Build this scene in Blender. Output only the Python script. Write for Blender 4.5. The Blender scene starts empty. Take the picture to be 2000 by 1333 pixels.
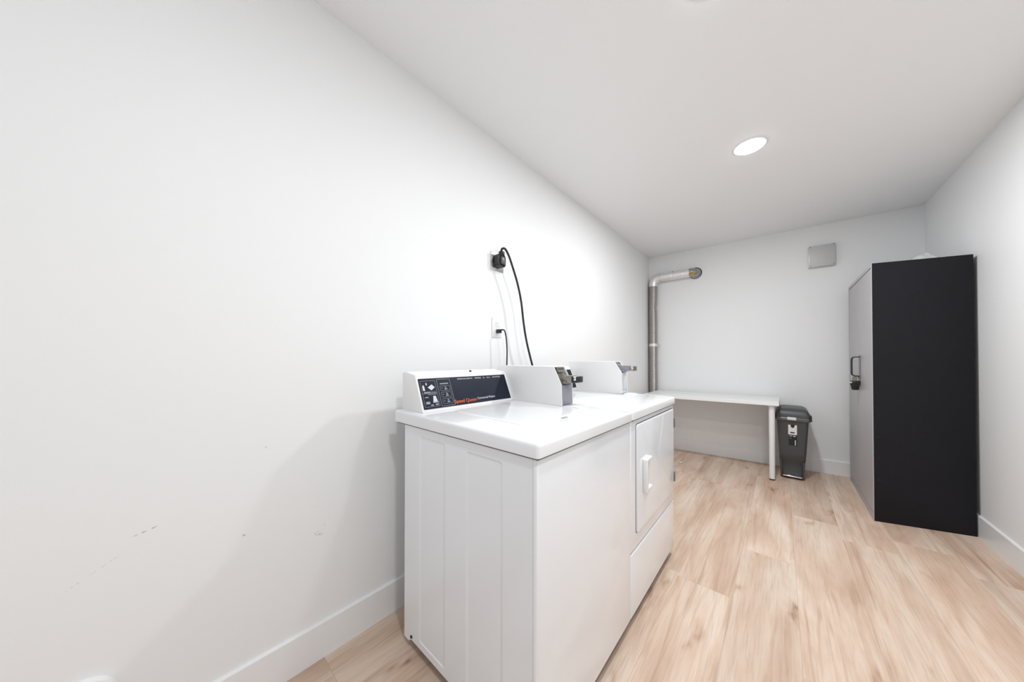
import bpy, bmesh, math, random
from mathutils import Vector, Matrix, noise
random.seed(7)
PI = math.pi
S = bpy.context.scene
C = S.collection

# ------------------------------------------------------------------ camera
YAW, PITCH, ROLL = 0.7236, 0.0093, 0.0005
FPX, SY = 595.0, 30.48
CAM = Vector((1.3169, 0.0, 1.1295))
fw = Vector((-math.sin(YAW)*math.cos(PITCH), math.cos(YAW)*math.cos(PITCH), math.sin(PITCH)))
rt = Vector((math.cos(YAW), math.sin(YAW), 0))
up = rt.cross(fw)
r2 = rt*math.cos(ROLL) + up*math.sin(ROLL)
u2 = -rt*math.sin(ROLL) + up*math.cos(ROLL)
cd = bpy.data.cameras.new('camera')
cd.sensor_width = 36; cd.sensor_fit = 'HORIZONTAL'
cd.lens = 36*FPX/2000
cd.shift_y = SY/2000
cd.clip_start = 0.02
cam = bpy.data.objects.new('camera', cd)
C.objects.link(cam)
M = Matrix((r2, u2, -fw)).transposed().to_4x4()
M.translation = CAM
cam.matrix_world = M
S.camera = cam

# ------------------------------------------------------------------ world, exposure, lights
S.view_settings.view_transform = 'Standard'
S.view_settings.look = 'None'
S.view_settings.gamma = 1
S.view_settings.use_curve_mapping = False
S.view_settings.exposure = 0.06
w = bpy.data.worlds.new('world'); S.world = w
w.use_nodes = True
bg = w.node_tree.nodes['Background']
bg.inputs[0].default_value = (0.92, 0.965, 1.0, 1)      # added soft fill, entering where the room is left open behind the camera
bg.inputs[1].default_value = 0.70

L0, LS, H, W = 4.262, 0.0505, 2.4854, 2.2636      # back wall y = L0 + LS*x
YN = -1.7
LIGHTS = [(1.175, 2.44, 23.0), (1.148, 1.2505, 7.0), (1.62, 0.20, 14.0)]   # ceiling downlights: x, y, watts

# ------------------------------------------------------------------ materials
def nt(name):
    m = bpy.data.materials.new(name); m.use_nodes = True
    return m, m.node_tree.nodes, m.node_tree.links, m.node_tree.nodes['Principled BSDF']

def mat(name, col, rough=.5, metal=0., bump=0., bscale=200, coat=0., var=0., vscale=5, spec=.5, emit=0, alpha=1, trans=0):
    m, n, l, b = nt(name)
    b.inputs['Base Color'].default_value = (*col, 1)
    b.inputs['Roughness'].default_value = rough
    b.inputs['Metallic'].default_value = metal
    b.inputs['Specular IOR Level'].default_value = spec
    b.inputs['Coat Weight'].default_value = coat
    b.inputs['Alpha'].default_value = alpha
    b.inputs['Transmission Weight'].default_value = trans
    if emit:
        b.inputs['Emission Color'].default_value = (1, 1, 1, 1)
        b.inputs['Emission Strength'].default_value = emit
    tc = n.new('ShaderNodeTexCoord')
    if bump:
        t = n.new('ShaderNodeTexNoise'); t.inputs['Scale'].default_value = bscale; t.inputs['Detail'].default_value = 3
        bp = n.new('ShaderNodeBump'); bp.inputs['Strength'].default_value = bump; bp.inputs['Distance'].default_value = .002
        l.new(tc.outputs['Object'], t.inputs['Vector']); l.new(t.outputs['Fac'], bp.inputs['Height']); l.new(bp.outputs[0], b.inputs['Normal'])
    if var:
        t = n.new('ShaderNodeTexNoise'); t.inputs['Scale'].default_value = vscale; t.inputs['Detail'].default_value = 4
        r = n.new('ShaderNodeMapRange'); r.inputs['To Min'].default_value = 1-var; r.inputs['To Max'].default_value = 1+var
        mx = n.new('ShaderNodeMix'); mx.data_type = 'RGBA'; mx.blend_type = 'MULTIPLY'; mx.inputs[0].default_value = 1
        mx.inputs[6].default_value = (*col, 1)
        l.new(tc.outputs['Object'], t.inputs['Vector']); l.new(t.outputs['Fac'], r.inputs['Value'])
        l.new(r.outputs[0], mx.inputs[7]); l.new(mx.outputs[2], b.inputs['Base Color'])
    return m

def wall_material(name, col, scuffs=()):
    m, n, l, b = nt(name)
    b.inputs['Roughness'].default_value = .55
    b.inputs['Specular IOR Level'].default_value = .35
    tc = n.new('ShaderNodeTexCoord')
    t = n.new('ShaderNodeTexNoise'); t.inputs['Scale'].default_value = 260; t.inputs['Detail'].default_value = 2
    bp = n.new('ShaderNodeBump'); bp.inputs['Strength'].default_value = .12; bp.inputs['Distance'].default_value = .001
    l.new(tc.outputs['Object'], t.inputs['Vector']); l.new(t.outputs['Fac'], bp.inputs['Height']); l.new(bp.outputs[0], b.inputs['Normal'])
    def mth(op, a, c=None):
        x = n.new('ShaderNodeMath'); x.operation = op
        for i, v in enumerate((a, c)):
            if v is None: continue
            if isinstance(v, (int, float)): x.inputs[i].default_value = v
            else: l.new(v, x.inputs[i])
        return x.outputs[0]
    if not scuffs:
        b.inputs['Base Color'].default_value = (*col, 1)
        return m
    sep = n.new('ShaderNodeSeparateXYZ'); l.new(tc.outputs['Object'], sep.inputs[0])
    nz = n.new('ShaderNodeTexNoise'); nz.inputs['Scale'].default_value = 120; nz.inputs['Detail'].default_value = 4
    l.new(tc.outputs['Object'], nz.inputs['Vector'])
    brk = n.new('ShaderNodeMapRange'); brk.inputs['From Min'].default_value = .45; brk.inputs['From Max'].default_value = .6
    l.new(nz.outputs['Fac'], brk.inputs['Value'])
    tot = None
    for (y, z, a, hl, hw, k) in scuffs:          # centre, angle, half length, half width, darkness
        dy = mth('SUBTRACT', sep.outputs[1], y); dz = mth('SUBTRACT', sep.outputs[2], z)
        uu = mth('ADD', mth('MULTIPLY', dy, math.cos(a)/hl), mth('MULTIPLY', dz, math.sin(a)/hl))
        vv = mth('ADD', mth('MULTIPLY', dy, -math.sin(a)/hw), mth('MULTIPLY', dz, math.cos(a)/hw))
        r = mth('ADD', mth('MULTIPLY', uu, uu), mth('MULTIPLY', vv, vv))
        s = mth('MULTIPLY', mth('MAXIMUM', mth('SUBTRACT', 1, r), 0), k)
        tot = s if tot is None else mth('ADD', tot, s)
    tot = mth('MULTIPLY', tot, brk.outputs[0])
    mx = n.new('ShaderNodeMix'); mx.data_type = 'RGBA'
    l.new(tot, mx.inputs[0]); mx.inputs[6].default_value = (*col, 1); mx.inputs[7].default_value = (.25, .25, .26, 1)
    l.new(mx.outputs[2], b.inputs['Base Color'])
    return m

def floor_material():
    m, n, l, b = nt('oak_plank_floor')
    tc = n.new('ShaderNodeTexCoord')
    sep = n.new('ShaderNodeSeparateXYZ'); l.new(tc.outputs['Object'], sep.inputs[0])
    def mth(op, *a):
        x = n.new('ShaderNodeMath'); x.operation = op
        for i, v in enumerate(a):
            if isinstance(v, (int, float)): x.inputs[i].default_value = v
            else: l.new(v, x.inputs[i])
        return x.outputs[0]
    PW, PL = .2315, 1.52
    u = mth('DIVIDE', mth('SUBTRACT', sep.outputs[0], .211-PW*10), PW)
    row = mth('FLOOR', u); fu = mth('FRACT', u)
    wn = n.new('ShaderNodeTexWhiteNoise'); wn.noise_dimensions = '1D'; l.new(row, wn.inputs['W'])
    v = mth('ADD', mth('DIVIDE', sep.outputs[1], PL), mth('MULTIPLY', wn.outputs[0], 7.3))
    col = mth('FLOOR', v); fv = mth('FRACT', v)
    idv = n.new('ShaderNodeCombineXYZ'); l.new(row, idv.inputs[0]); l.new(col, idv.inputs[1])
    w2 = n.new('ShaderNodeTexWhiteNoise'); w2.noise_dimensions = '2D'; l.new(idv.outputs[0], w2.inputs['Vector'])
    # seams
    du = mth('MULTIPLY', mth('MINIMUM', fu, mth('SUBTRACT', 1, fu)), PW)
    dv = mth('MULTIPLY', mth('MINIMUM', fv, mth('SUBTRACT', 1, fv)), PL)
    seam = mth('MINIMUM', du, dv)
    sm = n.new('ShaderNodeMapRange'); sm.inputs['From Min'].default_value = .0003; sm.inputs['From Max'].default_value = .0016
    l.new(seam, sm.inputs['Value'])
    # grain coordinates, shifted per plank
    gz = mth('MULTIPLY', w2.outputs[0], 37.0)
    def coords(sx, sy):
        c = n.new('ShaderNodeCombineXYZ')
        l.new(mth('MULTIPLY', sep.outputs[0], sx), c.inputs[0]); l.new(mth('ADD', mth('MULTIPLY', sep.outputs[1], sy), gz), c.inputs[1]); l.new(gz, c.inputs[2])
        return c.outputs[0]
    def nz(vec, sc, det, rough=.6, dist=0):
        t = n.new('ShaderNodeTexNoise'); t.inputs['Scale'].default_value = sc; t.inputs['Detail'].default_value = det
        t.inputs['Roughness'].default_value = rough; t.inputs['Distortion'].default_value = dist
        l.new(vec, t.inputs['Vector']); return t.outputs['Fac']
    def ramp(x, pts):
        r = n.new('ShaderNodeValToRGB'); e = r.color_ramp.elements
        e[0].position, e[0].color = pts[0][0], (*pts[0][1], 1); e[1].position, e[1].color = pts[-1][0], (*pts[-1][1], 1)
        for p, cc in pts[1:-1]:
            k = e.new(p); k.color = (*cc, 1)
        l.new(x, r.inputs[0]); return r.outputs[0]
    def mix(kind, fac, a, c):
        x = n.new('ShaderNodeMix'); x.data_type = 'RGBA'; x.blend_type = kind
        for i, v in ((0, fac), (6, a), (7, c)):
            if isinstance(v, (int, float)): x.inputs[i].default_value = v
            elif isinstance(v, tuple): x.inputs[i].default_value = (*v, 1)
            else: l.new(v, x.inputs[i])
        return x.outputs[2]
    broad = nz(coords(5, .9), 1.4, 3, .55, .6)
    base = ramp(broad, [(.28, (.56, .385, .285)), (.45, (.665, .495, .385)), (.6, (.745, .60, .49)), (.8, (.80, .68, .575))])
    fine = nz(coords(95, 3.0), 1.6, 4, .65)
    fr = ramp(fine, [(.3, (.84, .82, .80)), (.52, (1, 1, 1)), (.8, (1.03, 1.03, 1.03))])
    cl = mix('MULTIPLY', .8, base, fr)
    cath = nz(coords(16, 1.1), 1.0, 4, .6, 1.6)
    cr = ramp(cath, [(.36, (.80, .72, .66)), (.46, (1, 1, 1)), (1, (1, 1, 1))])
    cl = mix('MULTIPLY', .55, cl, cr)
    # knots
    vo = n.new('ShaderNodeTexVoronoi'); vo.inputs['Scale'].default_value = 1.0; vo.inputs['Randomness'].default_value = 1
    wv = n.new('ShaderNodeVectorMath'); wv.operation = 'ADD'
    wt = n.new('ShaderNodeTexNoise'); wt.inputs['Scale'].default_value = 2.2; wt.inputs['Detail'].default_value = 2
    l.new(coords(7, 2.4), wt.inputs['Vector'])
    wsc = n.new('ShaderNodeVectorMath'); wsc.operation = 'SCALE'; wsc.inputs['Scale'].default_value = .9; l.new(wt.outputs['Color'], wsc.inputs[0])
    l.new(coords(7, 1.7), wv.inputs[0]); l.new(wsc.outputs[0], wv.inputs[1]); l.new(wv.outputs[0], vo.inputs['Vector'])
    kn = ramp(mth('ADD', vo.outputs['Distance'], mth('MULTIPLY', fine, .16)), [(.10, (.40, .27, .19)), (.16, (.70, .58, .50)), (.24, (.90, .85, .81)), (.34, (1, 1, 1))])
    where = ramp(nz(coords(2.3, .8), 1.0, 1), [(.40, (0, 0, 0)), (.50, (1, 1, 1))])
    cl = mix('MULTIPLY', mth('MULTIPLY', where, .85), cl, kn)
    streak = ramp(nz(coords(26, .75), 1.0, 3, .6, .8), [(.30, (.74, .63, .56)), (.42, (1, 1, 1)), (1, (1, 1, 1))])
    cl = mix('MULTIPLY', .5, cl, streak)
    tone = n.new('ShaderNodeMapRange'); tone.inputs['To Min'].default_value = .92; tone.inputs['To Max'].default_value = 1.04
    l.new(w2.outputs[0], tone.inputs['Value'])
    cl = mix('MULTIPLY', 1.0, cl, tone.outputs[0])
    sc = mix('MIX', sm.outputs[0], (.40, .29, .22), cl)
    cl = mix('MIX', .45, cl, sc)
    l.new(cl, b.inputs['Base Color'])
    b.inputs['Roughness'].default_value = .42
    b.inputs['Specular IOR Level'].default_value = .4
    bp = n.new('ShaderNodeBump'); bp.inputs['Strength'].default_value = .25; bp.inputs['Distance'].default_value = .0008
    l.new(mth('ADD', mth('MULTIPLY', fine, .4), sm.outputs[0]), bp.inputs['Height']); l.new(bp.outputs[0], b.inputs['Normal'])
    return m

WHITE = (.885, .89, .895)
SCUFF = [(-.035, .655, .25, .030, .0022, .8), (-.12, .585, .55, .075, .0015, .35), (.17, .555, 0, .006, .003, .8),
         (.385, .47, -.35, .018, .010, .45), (.405, .495, 0, .004, .003, .7), (.225, .83, 0, .004, .005, .5), (.98, 1.47, .4, .006, .003, .25)]
M_WALLL = wall_material('left_wall_paint', WHITE, SCUFF)
M_WALL = wall_material('wall_paint', WHITE)
M_CEIL = wall_material('ceiling_paint', (.925, .93, .94))
M_TRIM = mat('baseboard_gloss_paint', (.89, .89, .895), .3)
M_FLOOR = floor_material()
M_ENAM = mat('white_enamel', (.865, .89, .925), .16, coat=.4, bump=.02, bscale=60)
M_ENAMTOP = mat('white_enamel_lid', (.84, .85, .865), .20, coat=.25)
M_SEAM = mat('seam_grey', (.16, .16, .165), .6)
M_DARK = mat('shadow_gap_black', (.03, .025, .02), .7)
M_BEZEL = mat('white_plastic_bezel', (.86, .86, .86), .3)
M_PANEL = mat('navy_panel_film', (.0085, .0125, .027), .38, var=.5, vscale=7, spec=.22)
M_INKW = mat('printed_white_ink', (.62, .64, .68), .5)
M_INKG = mat('printed_grey_ink', (.30, .31, .34), .5)
M_ORANGE = mat('printed_orange_ink', (.85, .13, .015), .5)
M_STEEL = mat('brushed_steel', (.62, .61, .60), .32, 1.0, var=.1, vscale=30)
M_STEELD = mat('worn_steel', (.33, .31, .275), .38, 1.0, var=.2, vscale=60)
M_LOCKGREY = mat('lavender_grey_metal', (.30, .30, .345), .4, .3)
M_LPLATE = mat('pale_grey_metal', (.72, .73, .74), .35, .2)
M_CHROME = mat('chrome', (.85, .85, .88), .12, 1)
M_BLK = mat('black_plastic', (.015, .015, .016), .35)
M_BLKS = mat('black_rubber_cord', (.012, .012, .012), .45)
M_FOIL = mat('aluminium_duct_foil', (.43, .40, .385), .36, 1.0, bump=.5, bscale=45)
M_FOILB = mat('bright_foil_tape', (.86, .84, .83), .4, .75, bump=.4, bscale=80)
M_FOAM = mat('yellow_foam', (.50, .34, .07), .9, bump=1, bscale=60, var=.4, vscale=50)
M_BOXG = mat('grey_galvanised_plate', (.56, .56, .56), .5, .15, var=.04, vscale=20)
M_BOXW = mat('galvanised_box', (.66, .66, .67), .28, 1.0)
M_TABLE = mat('white_laminate', (.84, .84, .84), .3)
M_LEGW = mat('white_powder_coat', (.82, .82, .82), .35)
M_BIN = mat('charcoal_bin_plastic', (.062, .064, .066), .42, bump=.15, bscale=350)
M_BIND = mat('black_bin_plastic', (.012, .012, .013), .3)
M_LOCKF = mat('locker_paint_lit', (.44, .42, .435), .38, var=.04, vscale=4)  # cabinet is one dark grey; reflected light is painted into this front tone
M_LOCKS = mat('locker_paint_shaded', (.0062, .0058, .0098), .42, var=.3, vscale=3.5, spec=.28)  # same cabinet paint, with shade put into the colour of the sides
M_LOCKE = mat('locker_edge_grey', (.17, .17, .18), .4)
M_PLAS = mat('cloudy_plastic_film', (.92, .92, .93), .25, alpha=.55)
M_OUTW = mat('white_outlet_plastic', (.85, .85, .85), .3)
M_LENS = mat('lamp_diffuser', (1, 1, 1), .5, emit=14)
M_STICK = mat('white_sticker', (.80, .80, .80), .5)
M_STICKB = mat('black_sticker', (.008, .008, .008), .4)

# ------------------------------------------------------------------ helpers
OFF = {}
def link(name, bm, m, parent=None, smooth=False, mods=None):
    off = OFF.get(parent.name, Vector((0, 0, 0))) if parent else Vector((0, 0, 0))
    bmesh.ops.translate(bm, verts=bm.verts, vec=-off)
    bmesh.ops.recalc_face_normals(bm, faces=bm.faces)
    me = bpy.data.meshes.new(name); bm.to_mesh(me); bm.free()
    for mm in (m if isinstance(m, (list, tuple)) else [m]): me.materials.append(mm)
    if smooth:
        for p in me.polygons: p.use_smooth = True
    o = bpy.data.objects.new(name, me); C.objects.link(o)
    if parent: o.parent = parent
    OFF[o.name] = off
    if smooth == 'auto':
        try:
            me.set_sharp_from_angle(angle=math.radians(35))
        except Exception: pass
    return o
def tag(o, label, cat, group=None):
    o['label'] = label; o['category'] = cat
    if group: o['group'] = group
    return o
def thing(name, loc, label, cat, group=None):
    o = bpy.data.objects.new(name, None); C.objects.link(o); o.location = loc; o.empty_display_size = .1
    OFF[o.name] = Vector(loc)
    return tag(o, label, cat, group)
def struct(name, bm, m, parent=None, smooth=False):
    o = link(name, bm, m, parent, smooth); o['kind'] = 'structure'; return o

def prism(bm, pts, a0, a1, axis='z', mi=0):
    """extrude polygon pts between a0 and a1 along axis. pts order: z:(x,y) y:(x,z) x:(y,z)"""
    def P(p, a):
        return {'z': (p[0], p[1], a), 'y': (p[0], a, p[1]), 'x': (a, p[0], p[1])}[axis]
    A = [bm.verts.new(P(p, a0)) for p in pts]; B = [bm.verts.new(P(p, a1)) for p in pts]
    fs = [bm.faces.new(A), bm.faces.new(B[::-1])]
    for i in range(len(pts)):
        j = (i+1) % len(pts)
        fs.append(bm.faces.new((A[i], B[i], B[j], A[j])))
    for f in fs: f.material_index = mi
    return fs
def box(bm, x0, x1, y0, y1, z0, z1, bev=0, seg=2, mi=0):
    fs = prism(bm, [(x0, y0), (x1, y0), (x1, y1), (x0, y1)], z0, z1, 'z', mi)
    if bev: bevel(bm, fs, bev, seg, mi)
def bevel(bm, fs, wd, seg=2, mi=0, sel=None):
    es = {e for f in fs for e in f.edges}
    if sel: es = {e for e in es if sel(e)}
    r = bmesh.ops.bevel(bm, geom=list(es), offset=wd, segments=seg, profile=.5, affect='EDGES', clamp_overlap=True)
    for f in r['faces']: f.material_index = mi
def cyl(bm, p0, p1, r0, r1=None, seg=24, caps=True, mi=0):
    p0 = Vector(p0); p1 = Vector(p1); r1 = r0 if r1 is None else r1
    return tube(bm, [p0, p1], [r0, r1], seg, caps, mi)
def tube(bm, pts, rad, seg=16, caps=True, mi=0):
    pts = [Vector(p) for p in pts]
    if not isinstance(rad, (list, tuple)): rad = [rad]*len(pts)
    prev = None; rings = []
    for i, p in enumerate(pts):
        d = (pts[min(i+1, len(pts)-1)] - pts[max(i-1, 0)]).normalized()
        if prev is None:
            a = Vector((0, 0, 1)) if abs(d.z) < .9 else Vector((1, 0, 0))
            nx = d.cross(a).normalized()
        else:
            nx = (prev - d*prev.dot(d)).normalized()
        prev = nx; ny = d.cross(nx)
        rings.append([bm.verts.new(p + (nx*math.cos(2*PI*k/seg) + ny*math.sin(2*PI*k/seg))*rad[i]) for k in range(seg)])
    for a, b in zip(rings, rings[1:]):
        for k in range(seg):
            f = bm.faces.new((a[k], a[(k+1) % seg], b[(k+1) % seg], b[k])); f.material_index = mi
    if caps:
        bm.faces.new(rings[0][::-1]).material_index = mi; bm.faces.new(rings[-1]).material_index = mi
    return rings
def spline(pts, n=12):
    pts = [Vector(p) for p in pts]; P = [pts[0]*2-pts[1]] + pts + [pts[-1]*2-pts[-2]]; out = []
    for i in range(1, len(P)-2):
        for k in range(n):
            t = k/n; a, b, c, d = P[i-1], P[i], P[i+1], P[i+2]
            out.append(.5*((2*b) + (c-a)*t + (2*a-5*b+4*c-d)*t*t + (3*b-a-3*c+d)*t**3))
    out.append(pts[-1]); return out
def lathe(bm, prof, seg=40, cx=0, cy=0, mi=0):
    rings = []
    for r, z in prof:
        rings.append([bm.verts.new((cx+r*math.cos(2*PI*k/seg), cy+r*math.sin(2*PI*k/seg), z)) for k in range(seg)])
    for a, b in zip(rings, rings[1:]):
        for k in range(seg):
            bm.faces.new((a[k], a[(k+1) % seg], b[(k+1) % seg], b[k])).material_index = mi
    return rings
def rrect(x0, x1, y0, y1, r, n=6):
    out = []
    for cx, cy, a0 in ((x1-r, y1-r, 0), (x0+r, y1-r, 90), (x0+r, y0+r, 180), (x1-r, y0+r, 270)):
        for k in range(n+1):
            a = math.radians(a0+90*k/n); out.append((cx+r*math.cos(a), cy+r*math.sin(a)))
    return out
NB = bmesh.new

# ------------------------------------------------------------------ room shell
def yb(x): return L0 + LS*x
bm = NB(); box(bm, -.12, W+.12, YN, yb(W)+.15, -.10, 0); struct('floor', bm, M_FLOOR)
bm = NB(); box(bm, -.12, W+.12, YN, yb(W)+.15, H, H+.1); struct('ceiling', bm, M_CEIL)
bm = NB(); box(bm, -.12, 0, YN, yb(0), 0, H); struct('wall_left', bm, M_WALLL)
bm = NB(); box(bm, W, W+.12, YN, yb(W), 0, H); struct('wall_right', bm, M_WALL)
bm = NB(); prism(bm, [(-.12, yb(-.12)), (W+.12, yb(W+.12)), (W+.12, yb(W)+.15), (-.12, yb(W)+.15)], 0, H); struct('wall_back', bm, M_WALL)
# baseboards, with an eased top edge
def bbprof(s=1): return [(0, 0), (.012, 0), (.012, .131), (.0095, .1345), (.006, .136), (0, .136)]
bm = NB(); prism(bm, bbprof(), YN, yb(0)-.001, 'y'); struct('baseboard_left', bm, M_TRIM)
bm = NB(); prism(bm, [(W-x, z) for x, z in bbprof()], YN, yb(W)-.001, 'y'); struct('baseboard_right', bm, M_TRIM)
bm = NB(); pr = bbprof()
A = [bm.verts.new((.012, yb(.012)-x, z)) for x, z in pr]; B = [bm.verts.new((W-.012, yb(W-.012)-x, z)) for x, z in pr]
bm.faces.new(A); bm.faces.new(B[::-1])
for i in range(6): bm.faces.new((A[i], B[i], B[(i+1) % 6], A[(i+1) % 6]))
struct('baseboard_back', bm, M_TRIM)

# ------------------------------------------------------------------ washer and dryer
Y0, Y1, Y2 = .636, 1.2873, 1.9613
XB, XF = .181, .840

def lid_top(y0, y1, near):
    """worktop of a machine, rounded edges, rising a little to the back"""
    bm = NB()
    fs = prism(bm, [(.118, .874), (.118, .9225), (.852, .913), (.852, .874)], y0, y1, 'y')
    bevel(bm, fs, .011, 4, sel=lambda e: min(v.co.z for v in e.verts) > .9 or (abs(e.verts[0].co.x-.852) < 1e-4 and abs(e.verts[1].co.x-.852) < 1e-4 and abs(e.verts[0].co.z-e.verts[1].co.z) > .01))
    return bm
def text_mesh(s, size, sx=1, bold=0):
    cu = bpy.data.curves.new('t', 'FONT'); cu.body = s; cu.size = size; cu.extrude = .0003; cu.offset = bold
    o = bpy.data.objects.new('t', cu); C.objects.link(o)
    dg = bpy.context.evaluated_depsgraph_get(); dg.update()
    me = bpy.data.meshes.new_from_object(o.evaluated_get(dg))
    bm = NB(); bm.from_mesh(me)
    bpy.data.objects.remove(o); bpy.data.curves.remove(cu); bpy.data.meshes.remove(me)
    for v in bm.verts: v.co.x *= sx
    return bm

# console face frame: u along +y, v up the slope, n outwards
PT, PB = Vector((.2265, 0, 1.0545)), Vector((.2765, 0, .9325))
VD = (PT-PB).normalized(); UD = Vector((0, 1, 0)); ND = UD.cross(VD).normalized()
PH = (PT-PB).length
def on_panel(bm, y, v, lift, dx=0):
    """bm lies in its own xy plane: x goes along the panel, y goes up it"""
    o = PB + Vector((dx, y, 0)) + VD*v + ND*lift
    for q in bm.verts: q.co = o + UD*q.co.x + VD*q.co.y + ND*q.co.z
    return bm
def rect_line(bm, x0, x1, y0, y1, t, r=.003, h=.0005):
    """outlined rectangle, flat print"""
    O = rrect(x0, x1, y0, y1, r, 3); I = rrect(x0+t, x1-t, y0+t, y1-t, max(r-t, .0003), 3)
    a = [bm.verts.new((*p, h)) for p in O]; b = [bm.verts.new((*p, h)) for p in I]
    for i in range(len(a)):
        j = (i+1) % len(a); bm.faces.new((a[i], a[j], b[j], b[i]))
def poly(bm, pts, h=.0005):
    bm.faces.new([bm.verts.new((*p, h)) for p in pts])

def console(root, y0, y1, dz=0):
    bm = NB()
    fs = prism(bm, [(.123, .9195), (.123, 1.073+dz), (.145, 1.079+dz), (.220, 1.067+dz), (.2805, .9195)], y0, y1, 'y')
    bevel(bm, fs, .005, 2)
    c = link('console', bm, M_BEZEL, root, 'auto')
    # raised rim around the film panel
    for (a, b, v0, v1) in ((y0+.003, y1-.003, .132, .1385), (y0+.003, y1-.003, -.006, .004), (y0+.003, y0+.018, -.006, .1385), (y1-.018, y1-.003, -.006, .1385)):
        pass
    return c

def washer():
    root = thing('washing_machine', (.51, (Y0+Y1)/2, 0), 'white top-loading washing machine with navy control panel, nearest the camera, beside a matching dryer', 'washing machine')
    # side panels and back
    bm = NB()
    outl = [(XB, .026), (.215, .026), (.232, .040), (.828, .040), (.828, .874), (XB, .874)]
    rec = [rrect(x0, x1, z0, z1, .010, 4) for (x0, x1, z0, z1) in ((.286, .448, .066, .8385), (.559, .720, .066, .8365))]
    loops = [[bm.verts.new((x, Y0, z)) for x, z in L_] for L_ in [outl]+rec]
    eds = [bm.edges.new((L_[q], L_[(q+1) % len(L_)])) for L_ in loops for q in range(len(L_))]
    bmesh.ops.triangle_fill(bm, edges=eds, use_beauty=True)
    for L_, R_ in zip(loops[1:], rec):
        cx_ = (min(p[0] for p in R_)+max(p[0] for p in R_))/2; cz_ = .45
        low = [bm.verts.new((p[0]+(.010 if p[0] < cx_ else -.010), Y0+.0024, p[1]+(.0035 if p[1] < cz_ else -.0035))) for p in R_]
        for q in range(len(L_)):
            r_ = (q+1) % len(L_); bm.faces.new((L_[q], L_[r_], low[r_], low[q]))
        bm.faces.new(low)
    bk = [bm.verts.new((x, Y0+.02, z)) for x, z in outl]
    for q in range(6): bm.faces.new((loops[0][q], loops[0][(q+1) % 6], bk[(q+1) % 6], bk[q]))
    bm.faces.new(bk[::-1])
    prism(bm, [(XB, .04), (.828, .04), (.828, .874), (XB, .874)], Y1-.02, Y1-.001, 'y')
    box(bm, XB, XB+.01, Y0+.02, Y1-.02, .04, .874)
    cab = link('side_panels', bm, M_ENAM, root)
    # two shallow pressed rectangles sunk into the near side
    # front panel wraps around the corner with a rounded vertical edge
    bm = NB()
    fs = prism(bm, [(.8295, Y0-.001), (XF+.002, Y0-.001), (XF+.002, Y1-.002), (.8295, Y1-.002)], .040, .8735)
    bevel(bm, fs, .009, 4, sel=lambda e: min(v.co.x for v in e.verts) > .835)
    link('front_panel', bm, M_ENAM, root, 'auto')
    bm = NB(); box(bm, .20, XF-.02, Y0+.03, Y1-.02, .012, .045); link('base', bm, M_DARK, root)
    for x in (.22, .80):
        for y in (Y0+.05, Y1-.05):
            bm = NB(); cyl(bm, (x, y, 0), (x, y, .04), .018, seg=16); link('leg', bm, M_DARK, root)
    bm = NB(); cyl(bm, (.236, Y0-.004, .053), (.236, Y0+.002, .053), .0055, seg=12); link('screw', bm, M_DARK, root)
    link('worktop', lid_top(Y0-.009, Y1-.0015, True), M_ENAMTOP, root, 'auto')
    bm = NB(); box(bm, .128, .8465, Y0-.002, Y1-.006, .868, .8745); link('worktop_gap_shade', bm, M_SEAM, root)  # dark strip standing in for the shaded gap under the worktop
    # loading door in the worktop
    bm = NB()
    def zt(x): return .9225 - .01294*(x-.118)
    O = rrect(.31, .705, .765, 1.165, .045, 8)
    def ring(off, dz):
        out = []
        for p in O:
            x = p[0] + (off if p[0] < .5 else -off); y = p[1] + (off if p[1] < .96 else -off)
            out.append(bm.verts.new((x, y, zt(x)+dz)))
        return out
    R = [ring(-.001, -.001), ring(0, .0016), ring(.003, .0030), ring(.008, .0034)]
    for a, b in zip(R, R[1:]):
        for i in range(len(a)):
            j = (i+1) % len(a); bm.faces.new((a[i], a[j], b[j], b[i]))
    bm.faces.new(R[-1])
    d = link('loading_door', bm, M_ENAMTOP, root, 'auto')
    bm = NB(); box(bm, .712, .722, .955, .985, (.9145), .9165, .0005, 1); link('door_catch', bm, M_INKG, root)
    bm = NB(); box(bm, .575, .652, 1.19, 1.282, .9145, .9195, .0015, 2); link('instruction_plate', bm, M_ENAMTOP, root, 'auto')
    # console
    c = console(root, .655, 1.187)
    ya, ybb = .663, 1.169
    bm = NB(); pts = rrect(0, ybb-ya, 0, PH-.004, .003, 3); lo = [bm.verts.new((*p, -.001)) for p in pts]; hi = [bm.verts.new((*p, .0010)) for p in pts]
    bm.faces.new(hi); [bm.faces.new((lo[i], lo[(i+1) % len(lo)], hi[(i+1) % len(hi)], hi[i])) for i in range(len(lo))]
    film = link('control_panel', on_panel(bm, ya, 0, .0), M_PANEL, c)
    # printed outlines
    bm = NB()
    Wd = ybb-ya
    rect_line(bm, .006, .076, .008, PH-.014, .0011)
    rect_line(bm, .084, .152, .005, PH-.010, .0014)
    for v0 in (.014, .042, .070):
        rect_line(bm, .094, .145, v0, v0+.022, .0010)
        poly(bm, [(.101, v0+.010), (.105, v0+.010), (.105, v0+.014), (.101, v0+.014)])
        poly(bm, [(.116, v0+.005), (.129, v0+.005), (.129, v0+.010), (.116, v0+.010)])
        poly(bm, [(.118, v0+.013), (.126, v0+.013), (.126, v0+.017), (.118, v0+.017)])
    poly(bm, [(.008, .063), (.074, .063), (.074, .0645), (.008, .0645)])
    poly(bm, [(.097, .099), (.140, .099), (.140, .1035), (.097, .1035)])
    link('printed_outline', on_panel(bm, ya, 0, .0009), M_INKG, film)
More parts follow.
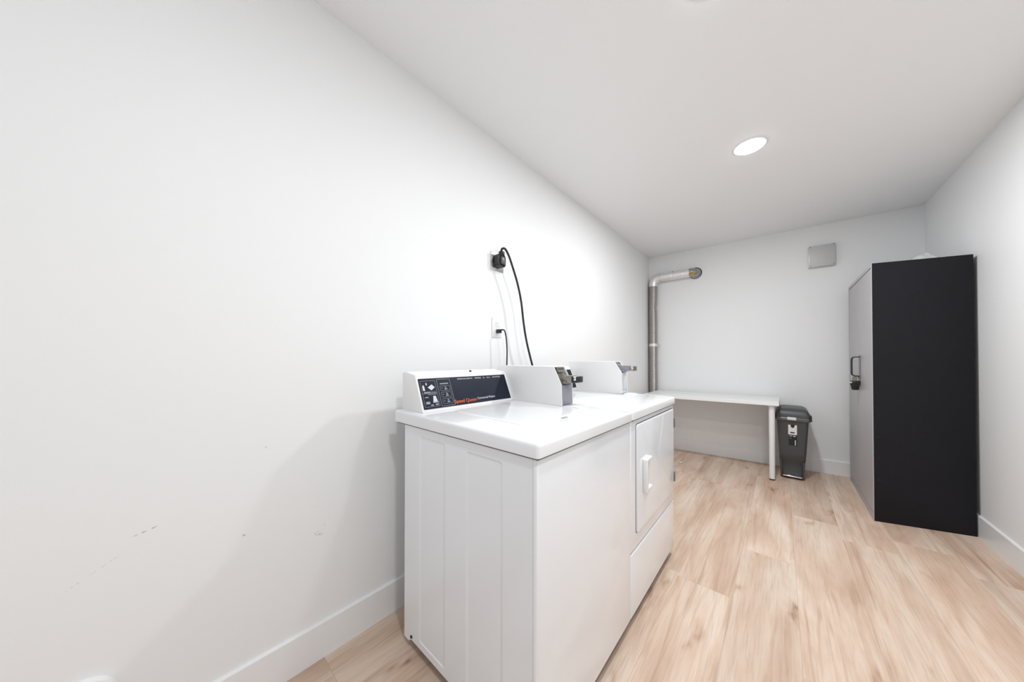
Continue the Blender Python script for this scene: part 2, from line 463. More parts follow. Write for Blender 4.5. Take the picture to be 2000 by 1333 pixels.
    # pictograms: bottle, cap, diamond, tub, each its own print
    for pts in ([(.012, .076), (.021, .076), (.021, .092), (.018, .100), (.015, .100), (.012, .092)], [(.029, .099), (.035, .099), (.034, .109), (.030, .109)],
                [(.036, .089), (.051, .076), (.069, .088), (.057, .101)], [(.048, .028), (.069, .028), (.064, .052), (.053, .052)], [(.046, .024), (.072, .024), (.072, .0268), (.046, .0268)]):
        bm = NB(); poly(bm, pts, .0006); link('pictogram', on_panel(bm, ya, 0, .0010), M_INKW, film)
    bm = NB()
    for (x0, x1, v0, v1) in ((.014, .044, .066, .071), (.046, .071, .067, .069), (.014, .030, .046, .050), (.014, .032, .020, .030), (.056, .070, .013, .019), (.034, .046, .012, .017), (.030, .070, .058, .060)):
        poly(bm, [(x0, v0), (x1, v0), (x1, v1), (x0, v1)], .0006)
    link('fine_print', on_panel(bm, ya, 0, .0010), M_INKG, film)
    for body, size, y0_, y1_, v_, bold, m_, nm in (('Speed Queen', .0215, .815, .939, .0100, 0, M_ORANGE, 'orange_lettering'), ('Commercial Washer', .0150, .946, 1.061, .0150, 0, M_INKW, 'white_lettering'),
                                     ('PERMANENT   PRESS   &   ALL   WHITES', .0085, .858, 1.132, PH-.0175, 0, M_INKW, 'small_lettering')):
        bm = text_mesh(body, size, 1, bold)
        x0_ = min(v.co.x for v in bm.verts); k_ = (y1_-y0_)/(max(v.co.x for v in bm.verts)-x0_)
        for v in bm.verts: v.co.x = (v.co.x-x0_)*k_
        link(nm, on_panel(bm, y0_, v_, .0012), m_, film)
    bm = NB(); cyl(bm, (.195, .965, 1.066), (.198, .965, 1.0765), .0055, seg=14); link('screw', bm, M_DARK, c)
    coin_meter(root, 1.185, 1.282, .16, .526, .570, 1.097, 1.015, .9168, M_LOCKGREY, M_STEELD, True)
    return root

def coin_meter(root, y0, y1, xa, xt, xf, zt, zm, zb, mfront, mslide, dark):
    """coin box on the worktop: white case with open chamfered face, metal mechanism and push slide"""
    prof = [(xa, zb), (xa, zt), (xt, zt), (xf, zm), (xf+.003, zb)]
    bm = NB()
    t = .004
    M_CASE = M_BEZEL
    inner = [(xa+.01, zb+.001), (xa+.01, zt-t), (xt-.006, zt-t), (xf-.012, zm-.002), (xf-.010, zb+.001)]
    fs = prism(bm, prof, y0, y0+t, 'y'); bevel(bm, fs, .0012, 1)
    fs = prism(bm, prof, y1-t, y1, 'y'); bevel(bm, fs, .0012, 1)
    box(bm, xa, xt-.001, y0+t, y1-t, zt-t, zt-.0005)
    box(bm, xa, xa+t, y0+t, y1-t, zb, zt-t)
    case = link('coin_box_case', bm, M_CASE, root, 'auto')
    ins = (y0+t, y1-t)
    bm = NB(); prism(bm, inner, ins[0]+.001, ins[1]-.001, 'y'); link('coin_mechanism', bm, mslide, case)
    bm = NB(); box(bm, xf-.009, xf+.0, ins[0]+.006, ins[1], zb+.002, zm-.004, .002, 2)
    face = link('coin_vault_door', bm, mfront, case, 'auto')
    bm = NB(); box(bm, xf-.002, xf+.0008, ins[0]+.008, ins[1]-.004, zb+.022, zb+.0235); link('seam', bm, M_INKG, face)
    bm = NB(); box(bm, xf-.012, xf-.004, ins[0], ins[0]+.006, zb+.002, zm-.006); link('dark_gap', bm, M_DARK, case)
    # coin chute window near the top of the slanted face
    bm = NB(); ym = (y0+y1)/2
    sx = (xf-xt)/(zm-zt)
    def sl(z, d): return xt-.006 + (z-(zt-t))*((xf-.012-xt+.006)/((zm-.002)-(zt-t))) + d
    prism(bm, [(sl(zt-.006, 0), zt-.006), (sl(zt-.006, .012), zt-.006), (sl(zt-.026, .012), zt-.026), (sl(zt-.026, 0), zt-.026)], y0+.018, y1-.022, 'y')
    ch = link('coin_chute', bm, M_STEELD if dark else M_STEEL, case)
    bm = NB(); box(bm, sl(zt-.012, .0112), sl(zt-.012, .0135), y0+.024, y1-.028, zt-.022, zt-.010); link('coin_window', bm, M_DARK, ch)
    # slide
    zs = zm+.026
    bm = NB(); box(bm, xt+.005, xf+.042, y0+.022, y1-.030, zs-.017, zs+.015, .002, 2)
    box(bm, xt+.004, xf+.012, y0+.012, y1-.020, zs-.022, zs-.012, .001, 1)
    s = link('coin_slide', bm, mslide if dark else M_LOCKGREY, case, 'auto')
    bm = NB(); box(bm, xf+.040, xf+.068, y0+.016, y1-.022, zs-.016, zs+.012, .003, 2)
    h = link('slide_handle', bm, M_BLK if dark else M_STEELD, s, 'auto')
    bm = NB(); box(bm, xf+.052, xf+.0645, y0+.0145, y0+.04, zs-.006, zs+.014, .002, 2); link('chrome_tip', bm, M_CHROME, s, 'auto')

def dryer():
    root = thing('clothes_dryer', (.51, (Y1+Y2)/2, 0), 'white front-loading dryer with pull handle on its door, far side of the washing machine', 'dryer')
    bm = NB()
    box(bm, XB, .828, Y1+.001, Y1+.021, .04, .874); box(bm, XB, .828, Y2-.02, Y2, .04, .874); box(bm, XB, XB+.01, Y1+.021, Y2-.02, .04, .874)
    link('side_panels', bm, M_ENAM, root)
    bm = NB()
    fs = prism(bm, [(.8285, Y1+.001), (XF+.002, Y1+.001), (XF+.002, Y2), (.8285, Y2)], .312, .8735)
    bevel(bm, fs, .009, 4, sel=lambda e: min(v.co.x for v in e.verts) > .835)
    link('front_panel', bm, M_ENAM, root, 'auto')
    bm = NB()
    fs = prism(bm, [(.8285, Y1+.001), (XF+.002, Y1+.001), (XF+.002, Y2), (.8285, Y2)], .040, .308)
    bevel(bm, fs, .009, 4, sel=lambda e: min(v.co.x for v in e.verts) > .835)
    link('kick_panel', bm, M_ENAM, root, 'auto')
    bm = NB(); box(bm, .82, XF-.004, Y1+.01, Y2-.01, .300, .318); link('panel_gap', bm, M_SEAM, root)
    bm = NB(); box(bm, .20, XF-.02, Y1+.02, Y2-.03, .012, .045); link('base', bm, M_DARK, root)
    for x in (.22, .80):
        for y in (Y1+.05, Y2-.05):
            bm = NB(); cyl(bm, (x, y, 0), (x, y, .04), .018, seg=16); link('leg', bm, M_DARK, root)
    link('worktop', lid_top(Y1+.0015, Y2+.002, False), M_ENAMTOP, root, 'auto')
    bm = NB(); box(bm, .128, .8465, Y1+.006, Y2-.004, .868, .8745); link('worktop_gap_shade', bm, M_SEAM, root)  # shade of the gap below the worktop, drawn as a dark strip
    # door: dark reveal behind, rounded raised slab
    y0, y1, z0, z1 = 1.347, 1.936, .377, .846
    bm = NB(); prism(bm, rrect(y0-.003, y1+.003, z0-.0025, z1+.004, .016), XF+.0015, XF+.003, 'x'); rv = link('door_reveal', bm, M_SEAM, root)
    bm = NB(); O = rrect(y0, y1, z0, z1, .014)
    def ring(o, x): return [bm.verts.new((x, p[0]+(o if p[0] < 1.64 else -o), p[1]+(o if p[1] < .6 else -o))) for p in O]
    R = [ring(0, XF+.0015), ring(0, XF+.007), ring(.0015, XF+.0095), ring(.005, XF+.0105)]
    for a, b in zip(R, R[1:]):
        for i in range(len(a)):
            j = (i+1) % len(a); bm.faces.new((a[i], a[j], b[j], b[i]))
    bm.faces.new(R[-1])
    door = link('door', bm, M_ENAM, root, 'auto')
    # handle: framed pull, open towards the hinge side
    hx = XF+.0105
    bm = NB()
    box(bm, hx-.001, hx+.020, 1.408, 1.432, .535, .685, .006, 3)
    box(bm, hx-.001, hx+.018, 1.42, 1.492, .667, .685, .006, 3)
    box(bm, hx-.001, hx+.018, 1.42, 1.492, .535, .553, .006, 3)
    box(bm, hx-.001, hx+.006, 1.484, 1.492, .54, .68, .002, 2)
    link('handle', bm, M_BEZEL, door, 'auto')
    for z in (.762, .452):
        bm = NB(); box(bm, XF-.002, XF+.012, 1.944, 1.9625, z-.028, z+.028, .003, 2); link('hinge', bm, M_SEAM, root, 'auto')
    # console and coin meter
    c = console(root, 1.32, 1.862, .010)
    bm = NB(); pts = rrect(0, .50, 0, PH-.004, .003, 3); lo = [bm.verts.new((*p, -.001)) for p in pts]; hi = [bm.verts.new((*p, .0010)) for p in pts]
    bm.faces.new(hi); [bm.faces.new((lo[i], lo[(i+1) % len(lo)], hi[(i+1) % len(hi)], hi[i])) for i in range(len(lo))]
    b2 = on_panel(bm, 1.337, 0, 0); bmesh.ops.translate(b2, verts=b2.verts, vec=(0, 0, .010))
    link('control_panel', b2, M_PANEL, c)
    coin_meter(root, 1.862, 1.957, .20, .530, .577, 1.118, 1.050, .9168, M_LPLATE, M_STEEL, False)
    bm = NB(); box(bm, .585, .640, 1.865, 1.955, .9145, .9195, .0015, 2); link('instruction_plate', bm, M_ENAMTOP, root, 'auto')
    return root
washer(); dryer()

# ------------------------------------------------------------------ outlets and cords on the left wall
def metal_outlet():
    root = thing('wall_outlet', (0, 1.346, 1.732), 'square metal dryer outlet plate high on the left wall with a black plug in it', 'outlet')
    bm = NB(); box(bm, 0, .004, 1.289, 1.404, 1.676, 1.788, .0015, 2); link('cover_plate', bm, M_STEEL, root, 'auto')
    bm = NB(); cyl(bm, (.003, 1.343, 1.735), (.009, 1.343, 1.735), .038, seg=32); link('receptacle', bm, M_BLK, root, 'auto')
    for (y, z) in ((1.308, 1.690), (1.385, 1.690)):
        bm = NB(); cyl(bm, (.004, y, z), (.0055, y, z), .003, seg=10); link('screw', bm, M_STEELD, root)
metal_outlet()
root = thing('dryer_power_cord', (.03, 1.34, 1.73), 'thick black power cord arching from the metal outlet down behind the machines', 'power cord')
bm = NB()
prism(bm, rrect(1.312, 1.378, 1.694, 1.772, .018), .0095, .048, 'x')
bevel(bm, bm.faces[:], .003, 2)
plug = link('plug', bm, M_BLK, root, 'auto')
bm = NB(); box(bm, .048, .062, 1.328, 1.366, 1.708, 1.752, .005, 2); link('plug_cap', bm, mat('dark_grey_plastic', (.10, .10, .10), .35), plug, 'auto')
bm = NB(); box(bm, .030, .056, 1.330, 1.362, 1.752, 1.790, .006, 2); link('strain_relief', bm, M_BLK, plug, 'auto')
path = spline([(.046, 1.338, 1.782), (.058, 1.334, 1.797), (.073, 1.345, 1.796), (.078, 1.372, 1.762), (.08, 1.405, 1.700), (.08, 1.45, 1.61), (.08, 1.487, 1.50), (.08, 1.513, 1.36), (.08, 1.545, 1.24), (.08, 1.60, 1.10), (.085, 1.64, 1.0), (.085, 1.66, .85)], 10)
bm = NB(); tube(bm, path, .0068, 12); link('cable', bm, M_BLKS, root, True)

root = thing('wall_outlet', (0, 1.343, 1.325), 'white plastic duplex outlet low on the left wall just above the washer coin box', 'outlet')
bm = NB(); box(bm, 0, .006, 1.303, 1.384, 1.265, 1.388, .003, 2); pl = link('cover_plate', bm, M_OUTW, root, 'auto')
for z in (1.352, 1.304):
    bm = NB(); prism(bm, rrect(1.328, 1.360, z-.014, z+.014, .008), .0055, .0075, 'x'); r = link('socket', bm, M_OUTW, pl, 'auto')
    if z > 1.34:
        bm = NB(); box(bm, .0072, .0079, 1.337, 1.339, z-.005, z+.006); box(bm, .0072, .0079, 1.348, 1.350, z-.005, z+.006); link('slot', bm, M_INKG, r)
root = thing('washer_power_cord', (.02, 1.345, 1.304), 'thin black power cord hanging from the white plastic outlet behind the washer', 'power cord')
bm = NB(); box(bm, .0078, .036, 1.332, 1.358, 1.290, 1.314, .005, 2); link('plug', bm, M_BLK, root, 'auto')
path = spline([(.034, 1.345, 1.310), (.055, 1.350, 1.309), (.064, 1.354, 1.296), (.068, 1.362, 1.25), (.07, 1.366, 1.18), (.07, 1.364, 1.10), (.07, 1.362, 1.0), (.08, 1.36, .85)], 8)
bm = NB(); tube(bm, path, .0042, 10); link('cable', bm, M_BLKS, root, True)

# round white wall cap low on the left, at the edge of the picture
bm = NB()
prof = [(.0, .003), (.040, .003), (.050, .006), (.0545, .0125), (.059, .014), (.0635, .0125), (.066, .006), (.0665, 0)]
seg = 40; rings = [[bm.verts.new((z, -.142+r*math.cos(2*PI*k/seg), .258+r*math.sin(2*PI*k/seg))) for k in range(seg)] for r, z in prof[1:]]
for a, b in zip(rings, rings[1:]):
    for k in range(seg): bm.faces.new((a[k], a[(k+1) % seg], b[(k+1) % seg], b[k]))
bm.faces.new(rings[0])
tag(link('wall_bumper', bm, M_BEZEL, None, 'auto'), 'round white wall bumper with a raised rim, low on the left wall', 'door stop')

# ------------------------------------------------------------------ exhaust duct
DX, DY, DR = .068, yb(.06)-.058, .050
root = thing('exhaust_duct', (DX, DY, 0), 'silver foil dryer exhaust duct rising up the back corner and turning into the back wall', 'duct')
pts = spline([(DX, DY, .16), (DX, DY, .45), (DX, DY, .75), (DX-.001, DY, 1.2), (DX-.001, DY, 1.62), (DX-.005, DY, 1.80), (DX, DY, 1.95), (DX, DY, 2.09)], 1)
fine = []
for a, b in zip(pts, pts[1:]):
    n = max(2, int((b-a).length/.003))
    fine += [a.lerp(b, k/n) for k in range(n)]
fine.append(pts[-1])
rad = [DR + .0016*math.sin(2*PI*p.z/.012) + .0022*noise.noise(Vector((p.z*9, 0, 1))) - .005*math.exp(-((p.z-1.80)/.03)**2) for p in fine]
bm = NB(); tube(bm, fine, rad, 28, caps=False); link('ribbed_pipe', bm, M_FOIL, root, True)
# floor run hidden behind the machines
bm = NB(); tube(bm, spline([(DX, DY, .17), (DX, DY-.02, .10), (DX, DY-.08, .065), (DX, DY-.3, .062), (DX, 2.6, .062), (DX, 1.99, .062)], 8), .048, 20, caps=False); link('floor_run', bm, M_FOIL, root, True)
ZH = 2.186
el = [(DX, DY, 2.08)]
for k in range(1, 9):
    a = k/8*PI/2
    el.append((DX+.075*(1-math.cos(a)), DY, 2.105+.08*math.sin(a)))
el.append((.165, DY, ZH))
bm = NB(); tube(bm, el, [.0535 + (.0018 if i % 2 else 0) for i in range(len(el))], 28, caps=False); link('elbow', bm, M_FOILB, root, True)
hp = [(.155 + (.495-.155)*k/60, DY + .02*k/60, ZH + .004*k/60) for k in range(61)]
bm = NB(); tube(bm, hp, [.0515 + .0025*noise.noise(Vector((k*.22, 3, 0))) + .0012*noise.noise(Vector((k*.8, 7, 0))) for k in range(61)], 28, caps=False)
link('horizontal_pipe', bm, M_FOILB, root, True)
ye = DY+.02
e2 = [(.478, ye, ZH+.004)]
for k in range(0, 9):
    a = k/8*PI/2; e2.append((.492+.045*math.sin(a), ye+.045*(1-math.cos(a)), ZH+.004))
e2.append((.537, yb(.53)-.002, ZH+.004))
bm = NB(); tube(bm, e2, .053, 28, caps=False); link('wall_elbow', bm, M_FOIL, root, True)
for (z, hgt) in ((1.317, .036),):
    bm = NB(); cyl(bm, (DX, DY, z-hgt/2), (DX, DY, z+hgt/2), .0545, seg=32, caps=False); link('strap', bm, M_FOILB, root, True)
bm = NB(); tube(bm, spline([(DX+.053, DY, 1.325), (DX+.062, DY-.01, 1.333), (.135, DY-.005, 1.30), (.142, DY, 1.288), (.150, DY+.01, 1.325)], 6), .0018, 8); link('strap_wire', bm, M_STEELD, root, True)
bm = NB(); cyl(bm, (.483, ye-.002, ZH+.004), (.487, ye, ZH+.004), .0545, seg=32, caps=False); link('joint_line', bm, M_INKG, root, True)
bm = NB(); random.seed(3)
bmesh.ops.create_icosphere(bm, subdivisions=3, radius=1)
for v in bm.verts:
    k = 1 + .45*noise.noise(v.co*2.3)
    v.co = Vector((.510+v.co.x*.030*k, ye-.043+v.co.y*.014*k, ZH-.012+v.co.z*.020*k))
link('yellow_foam', bm, M_FOAM, root, True)
bm = NB(); bmesh.ops.create_icosphere(bm, subdivisions=2, radius=.007); bmesh.ops.translate(bm, verts=bm.verts, vec=(.305, DY-.028, ZH+.044)); link('screw', bm, M_INKG, root, True)
bm = NB()
yw = yb(.53)
A = []; seg = 36
for r, y in ((.060, yw-.0005), (.064, yw-.004), (.0685, yw-.003), (.070, yw+.0)):
    A.append([bm.verts.new((.534+r*math.cos(2*PI*k/seg), y, ZH+.004+r*math.sin(2*PI*k/seg))) for k in range(seg)])
for a, b in zip(A, A[1:]):
    for k in range(seg): bm.faces.new((a[k], a[(k+1) % seg], b[(k+1) % seg], b[k]))
link('wall_opening_ring', bm, M_DARK, root, True)

# ------------------------------------------------------------------ grey junction box on the back wall
root = thing('junction_box', (1.62, yb(1.62), 2.17), 'small grey square junction box mounted high on the back wall', 'junction box')
ang = math.atan(LS)
def onback(bm, x0, z0):
    for v in bm.verts:
        x, d, z = v.co
        v.co = Vector((x0 + x*math.cos(ang) + d*math.sin(ang), yb(x0) + x*math.sin(ang) - d*math.cos(ang), z0+z))
    return bm
bm = NB(); box(bm, -.093, .091, 0, .048, -.106, .104, .003, 2); b0 = link('box_body', onback(bm, 1.622, 2.166), M_BOXW, root, 'auto')
bm = NB(); box(bm, -.091, .091, .047, .051, -.103, .103, .0015, 2); cv = link('cover', onback(bm, 1.623, 2.166), M_BOXG, root, 'auto')
for (x, z) in ((-.083, .094), (.083, .094), (-.083, -.095), (.083, -.095)):
    bm = NB(); tube(bm, [(x, .0505, z), (x, .0535, z)], .006, 12); link('screw', onback(bm, 1.623, 2.166), M_STEELD, cv)

# ------------------------------------------------------------------ table
root = thing('side_table', (.71, 4.0, 0), 'white rectangular laminate table with round legs against the back wall', 'table')
bm = NB()
fs = prism(bm, [(.125, 3.665), (1.300, 3.722), (1.300, 4.277), (.125, 4.222)], .700, .735); bevel(bm, fs, .0015, 1)
link('tabletop', bm, M_TABLE, root)
for (x, y) in ((1.248, 3.770), (.18, 3.725), (1.240, 4.20), (.18, 4.165)):
    bm = NB(); cyl(bm, (x, y, .012), (x, y, .694), .021, .0235, 24)
    leg = link('leg', bm, M_LEGW, root, 'auto')
    bm = NB(); cyl(bm, (x, y, .692), (x, y, .7005), .034, seg=24); link('mounting_plate', bm, M_LEGW, leg, 'auto')
    bm = NB(); cyl(bm, (x, y, 0), (x, y, .0125), .0205, seg=24); link('foot', bm, M_BIND, leg, 'auto')

# ------------------------------------------------------------------ trash can
root = thing('trash_can', (1.39, 4.05, 0), 'charcoal plastic step trash can with domed lid beside the white table', 'trash can')
BY = 3.905
def sect(z, x0, x1, y0, y1, r, n=5): return [Vector((px, py, z)) for px, py in rrect(x0, x1, y0, y1, r, n)]
def loft(bm, S_, cap=True, mi=0):
    R = [[bm.verts.new(p) for p in s] for s in S_]
    for a, b in zip(R, R[1:]):
        for i in range(len(a)):
            j = (i+1) % len(a); bm.faces.new((a[i], a[j], b[j], b[i])).material_index = mi
    if cap: bm.faces.new(R[0][::-1]); bm.faces.new(R[-1])
bm = NB()
x0b, x1b, x0t, x1t = 1.306, 1.474, 1.281, 1.506
secs = []
for i in range(13):
    t = i/12; z = .012 + t*.548
    # foot recess: the front face steps back at the bottom
    rec = .0
    if z < .15: rec = .030
    elif z < .17: rec = .030*(1-(z-.15)/.02)
    secs.append(sect(z, x0b+(x0t-x0b)*t, x1b+(x1t-x1b)*t, BY+.028-.028*t+rec, 4.205+.03*t, .022))
loft(bm, secs); body = link('body', bm, M_BIN, root, 'auto')
# side skirts framing the recess
for (a, b) in ((x0b, x0b+.012), (x1b-.012, x1b)):
    bm = NB(); s_ = -1 if a < 1.4 else 1
    prism(bm, [(BY+.030, .006), (BY+.06, .006), (BY+.06, .17), (BY+.019, .17)], a, b, 'x'); link('skirt', bm, M_BIN, body)
bm = NB(); box(bm, x0b, x1b, BY+.035, 4.19, 0, .016, .004, 2); link('base', bm, M_BIND, root, 'auto')
bm = NB(); box(bm, x0b+.016, x1b-.016, BY-.004, BY+.07, .022, .034, .004, 3); link('pedal', bm, M_CHROME, root, 'auto')
bm = NB(); loft(bm, [sect(.552, 1.270, 1.517, BY-.014, 4.238, .025), sect(.574, 1.266, 1.521, BY-.018, 4.242, .027), sect(.580, 1.268, 1.519, BY-.015, 4.240, .027)])
link('rim', bm, mat('grey_rim_plastic', (.11, .112, .115), .3), root, 'auto')
bm = NB()
def lid_sec(t):
    a = t*PI/2; k = math.sin(a)
    return sect(.579+.088*(math.sin(a)**.85), 1.269+.062*(1-math.cos(a))+.0, 1.518-.062*(1-math.cos(a)), BY-.012+.075*(1-math.cos(a)), 4.238-.04*(1-math.cos(a)), .028)
loft(bm, [lid_sec(t/8) for t in range(9)]); lid = link('lid', bm, M_BIN, root, 'auto')
for (a, b) in ((1.262, 1.272), (1.514, 1.525)):
    bm = NB()
    prism(bm, [(BY-.018, .560), (BY+.20, .560), (BY+.20, .60), (BY+.02, .61), (BY-.018, .585)], a, b, 'x'); link('lid_edge', bm, M_BIND, lid)
bm = NB(); box(bm, 1.356, 1.420, BY-.026, BY-.014, .560, .588, .004, 2); link('latch', bm, M_LPLATE, root, 'auto')
# stickers on the front
def fsy(z): return BY+.028-.028*((z-.012)/.548) - .0012
def sticker(x0, x1, z0, z1, m, name, par, lift=0):
    bm = NB(); A = [(x0, fsy(z0)-lift, z0), (x1, fsy(z0)-lift, z0), (x1, fsy(z1)-lift, z1), (x0, fsy(z1)-lift, z1)]
    lo = [bm.verts.new(p) for p in A]; hi = [bm.verts.new((p[0], p[1]+.0015, p[2])) for p in A]
    bm.faces.new(lo); bm.faces.new(hi[::-1]); [bm.faces.new((lo[i], hi[i], hi[(i+1) % 4], lo[(i+1) % 4])) for i in range(4)]
    return link(name, bm, m, par)
st = sticker(1.363, 1.424, .420, .512, M_STICK, 'white_sticker', body)
bm = NB(); prism(bm, [(1.379, .513), (1.409, .513), (1.405, .492), (1.399, .486), (1.389, .486), (1.383, .492)], fsy(.49)-.0022, fsy(.51)-.0002, 'y'); link('emblem', bm, M_STICKB, st)
sticker(1.377, 1.408, .434, .445, M_STICKB, 'sticker_print', st, .0008)
sb = sticker(1.366, 1.424, .318, .420, M_STICKB, 'black_sticker', body)
sticker(1.370, 1.392, .402, .413, M_INKG, 'sticker_print', sb, .0008)
sticker(1.399, 1.414, .402, .412, M_INKW, 'sticker_print', sb, .0008)
sticker(1.371, 1.386, .383, .387, M_INKG, 'sticker_print', sb, .0008)
sticker(1.409, 1.416, .322, .370, M_INKW, 'sticker_print', sb, .0008)

# ------------------------------------------------------------------ metal storage cabinet
KX0, KX1, KY0, KY1, KY2, KH = 1.795, 2.246, 3.283, 3.424, 4.235, 1.808
root = thing('storage_cabinet', (2.02, 3.8, 0), 'tall dark metal storage cabinet with two doors standing against the right wall', 'cabinet')
sl = (KY1-KY0)/(KX1-KX0)
def ky(x): return KY0 + (x-KX0)*sl
bm = NB(); prism(bm, [(KX0+.0046, ky(KX0+.0046)), (KX1, KY1), (KX1, KY1+.02), (KX0+.016, KY0+.022), (KX0+.016, KY0+.009), (KX0+.0046, KY0+.009)], .0, KH)
for i, zz in enumerate([1.58+.0-.178*k for k in range(9)]):
    for (x, dz) in ((1.985, 0), (2.026, -.058)):
        z = zz+dz-.01
        if z < .1: continue
        y = ky(x); n = 10; r = .008
        c = bm.verts.new((x, y-.004, z)); rr = [bm.verts.new((x+r*math.cos(2*PI*k/n), y+r*math.cos(2*PI*k/n)*sl-.0005, z+r*math.sin(2*PI*k/n))) for k in range(n)]
        for k in range(n): bm.faces.new((c, rr[k], rr[(k+1) % n]))
for k in range(6):
    x = 1.825; z = 1.03-.148*k; y = ky(x); n = 10; r = .006
    c = bm.verts.new((x, y-.005, z)); rr = [bm.verts.new((x+r*math.cos(2*PI*q/n), y+r*math.cos(2*PI*q/n)*sl-.0003, z+r*math.sin(2*PI*q/n))) for q in range(n)]
    for q in range(n): bm.faces.new((c, rr[q], rr[(q+1) % n]))
link('side_panel', bm, M_LOCKS, root)
bm = NB(); box(bm, KX0+.02, KX1, KY2-.02, KY2, 0, KH); link('side_panel', bm, M_LOCKS, root)
bm = NB(); prism(bm, [(KX0+.004, KY0+.023), (KX1, KY1+.021), (KX1, KY2-.021), (KX0+.004, KY2-.021)], KH-.02, KH-.0005); link('top_panel', bm, M_LOCKE, root)
bm = NB(); box(bm, KX1-.001, KX1+.0055, KY1+.021, KY2, 0.002, KH-.010); link('back_panel', bm, M_LOCKE, root)
bm = NB(); box(bm, KX0+.03, KX1-.001, KY1+.022, KY2-.022, .0, .06); link('bottom_panel', bm, M_LOCKE, root)
# front frame (thin edge in the lit tone) and two doors
bm = NB()
prism(bm, [(KX0, KY0), (KX0+.0045, ky(KX0+.0045)-.0006), (KX0+.0045, KY0+.0085), (KX0, KY0+.0085)], 0, KH); box(bm, KX0, KX0+.016, KY2-.016, KY2, 0, KH)
box(bm, KX0, KX0+.016, KY0+.008, KY2-.016, KH-.026, KH); box(bm, KX0+.002, KX0+.016, KY0+.008, KY2-.016, 0, .05)
link('front_frame', bm, M_LOCKF, root)
ym = (KY0+KY2)/2
bm = NB(); box(bm, KX0+.012, KX0+.016, KY0+.014, KY2-.014, .04, KH-.020); link('door_reveal', bm, M_DARK, root)
doors = []
for (a, b) in ((KY0+.011, ym-.0015), (ym+.0015, KY2-.020)):
    bm = NB(); box(bm, KX0+.001, KX0+.012, a, b, .055, KH-.031, .0015, 1); doors.append(link('door', bm, M_LOCKF, root))
# handle: a U-shaped pull standing off the near door, and the shaded recess behind it, as a dark plate
hy = ym-.06
bm = NB()
for dy in (0, .030):
    pth = [(KX0+.002, hy+dy, 1.150), (KX0-.030, hy+dy, 1.150), (KX0-.044, hy+dy, 1.138), (KX0-.046, hy+dy, 1.10), (KX0-.046, hy+dy, 1.03), (KX0-.044, hy+dy, 1.010), (KX0-.030, hy+dy, .998), (KX0+.002, hy+dy, .996)]
    tube(bm, spline(pth, 5), .0042, 10)
link('handle', bm, M_BLK, doors[0], True)
bm = NB(); box(bm, KX0-.004, KX0+.0015, hy-.012, hy+.044, .985, 1.165, .001, 1); link('handle_recess_shade', bm, M_LOCKE, doors[0])  # darker grey painted on for the shadow in the handle recess
bm = NB(); box(bm, KX0-.040, KX0+.001, hy+.012, hy+.018, .955, 1.0, .001, 1); link('hasp', bm, M_STEELD, doors[0])
# padlock hangs from the hasp
root = thing('padlock', (KX0-.03, hy+.015, .93), 'black padlock with steel shackle hanging from the cabinet handle', 'padlock')
bm = NB(); tube(bm, spline([(KX0-.045, hy+.015, .945), (KX0-.045, hy+.015, .980), (KX0-.038, hy+.015, .994), (KX0-.028, hy+.015, .998), (KX0-.018, hy+.015, .994), (KX0-.012, hy+.015, .980), (KX0-.012, hy+.015, .945)], 5), .0042, 10); link('shackle', bm, M_STEEL, root, True)
bm = NB(); fs = prism(bm, [(KX0-.056, .958), (KX0-.001, .958), (KX0-.002, .930), (KX0-.009, .882), (KX0-.047, .882), (KX0-.055, .930)], hy-.004, hy+.034, 'y'); bevel(bm, fs, .004, 2)
pb = link('lock_body', bm, M_BLK, root, 'auto')
bm = NB(); cyl(bm, (KX0-.052, hy-.005, .944), (KX0-.052, hy+.035, .944), .006, seg=12); link('rivet', bm, M_CHROME, pb, 'auto')
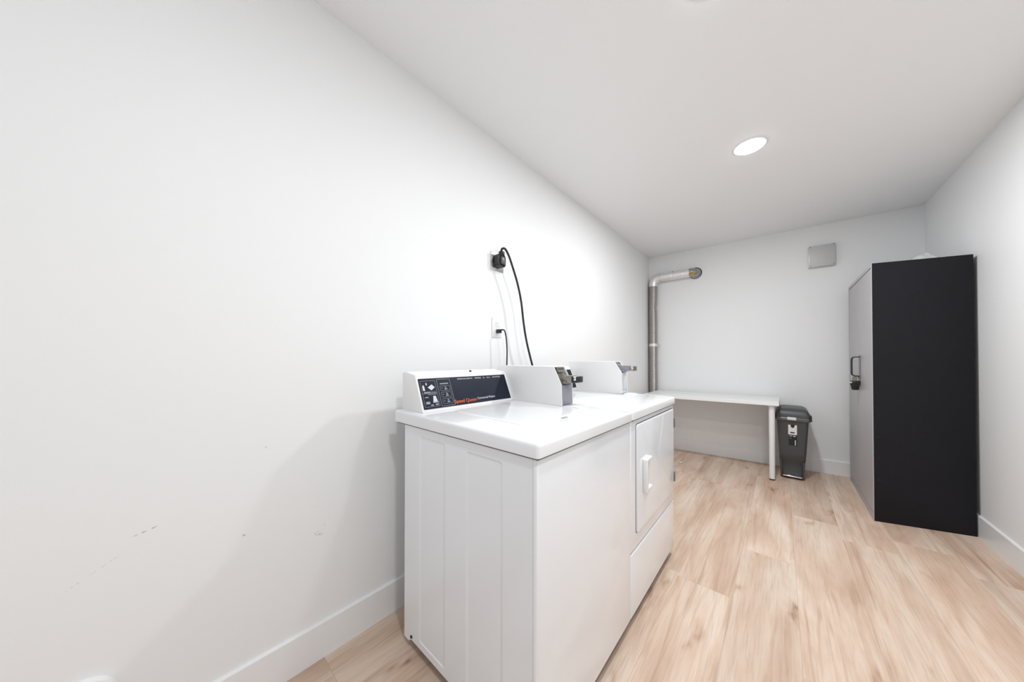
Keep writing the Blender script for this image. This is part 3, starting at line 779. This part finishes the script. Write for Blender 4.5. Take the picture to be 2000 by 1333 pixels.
# crumpled plastic film on the cabinet top
bm = NB(); n = 34; G = []
for i in range(n+1):
    row = []
    for j in range(n+1):
        u, v = i/n, j/n; x = 1.84+u*.37; y = 3.47+v*.55
        e = min(u, 1-u, v, 1-v)*4; e = min(1, e)
        h = .034 + .075*abs(noise.noise(Vector((x*7, y*6, 0)))) + .03*noise.noise(Vector((x*22, y*19, 4))) + .022*math.exp(-((x-2.10)**2+(y-3.66)**2)/.006)
        row.append(bm.verts.new((x+.01*noise.noise(Vector((y*9, x*4, 2))), y+.01*noise.noise(Vector((x*9, y*4, 8))), KH+.002+max(0, h)*e)))
    G.append(row)
for i in range(n):
    for j in range(n): bm.faces.new((G[i][j], G[i+1][j], G[i+1][j+1], G[i][j+1]))
o = link('plastic_sheet', bm, M_PLAS, None, True)
md = o.modifiers.new('solid', 'SOLIDIFY'); md.thickness = .001
tag(o, 'crumpled clear plastic sheet lying on top of the dark storage cabinet', 'plastic sheet')

# tiny white scrap on the floor under the table
bm = NB(); bmesh.ops.create_icosphere(bm, subdivisions=2, radius=1)
for v in bm.verts:
    k = 1+.5*noise.noise(v.co*2); v.co = Vector((.49+v.co.x*.016*k, 3.72+v.co.y*.02*k, .006+v.co.z*.006))
tag(link('paper_scrap', bm, M_STICK, None, True), 'tiny white paper scrap on the wood floor beneath the table front edge', 'scrap')

# ------------------------------------------------------------------ downlights
LBL = ['bright round recessed ceiling light in front of the storage cabinet',
       'recessed ceiling light above the washer, its rim just inside the picture top',
       'round recessed ceiling light nearest the doorway, overhead and out of the frame']
for (x, y, wt), lb in zip(LIGHTS, LBL):
    root = thing('recessed_light', (x, y, H), lb, 'ceiling light', 'row of ceiling downlights')
    bm = NB(); lathe(bm, [(.074, H-.002), (.077, H-.0045), (.084, H-.0045), (.088, H-.003), (.089, H)], 48, x, y); link('trim_ring', bm, M_BEZEL, root, True)
    bm = NB(); r = lathe(bm, [(.078, H-.0045), (.070, H-.0095), (.05, H-.0115)], 48, x, y); bm.faces.new(r[-1]); link('diffuser', bm, M_LENS, root)
    ld = bpy.data.lights.new('downlight', 'AREA'); ld.shape = 'DISK'; ld.size = .14; ld.energy = wt; ld.color = (.955, .985, 1.0)
    lo = bpy.data.objects.new('lamp', ld); C.objects.link(lo); lo.parent = root; lo.location = (0, 0, -.014)
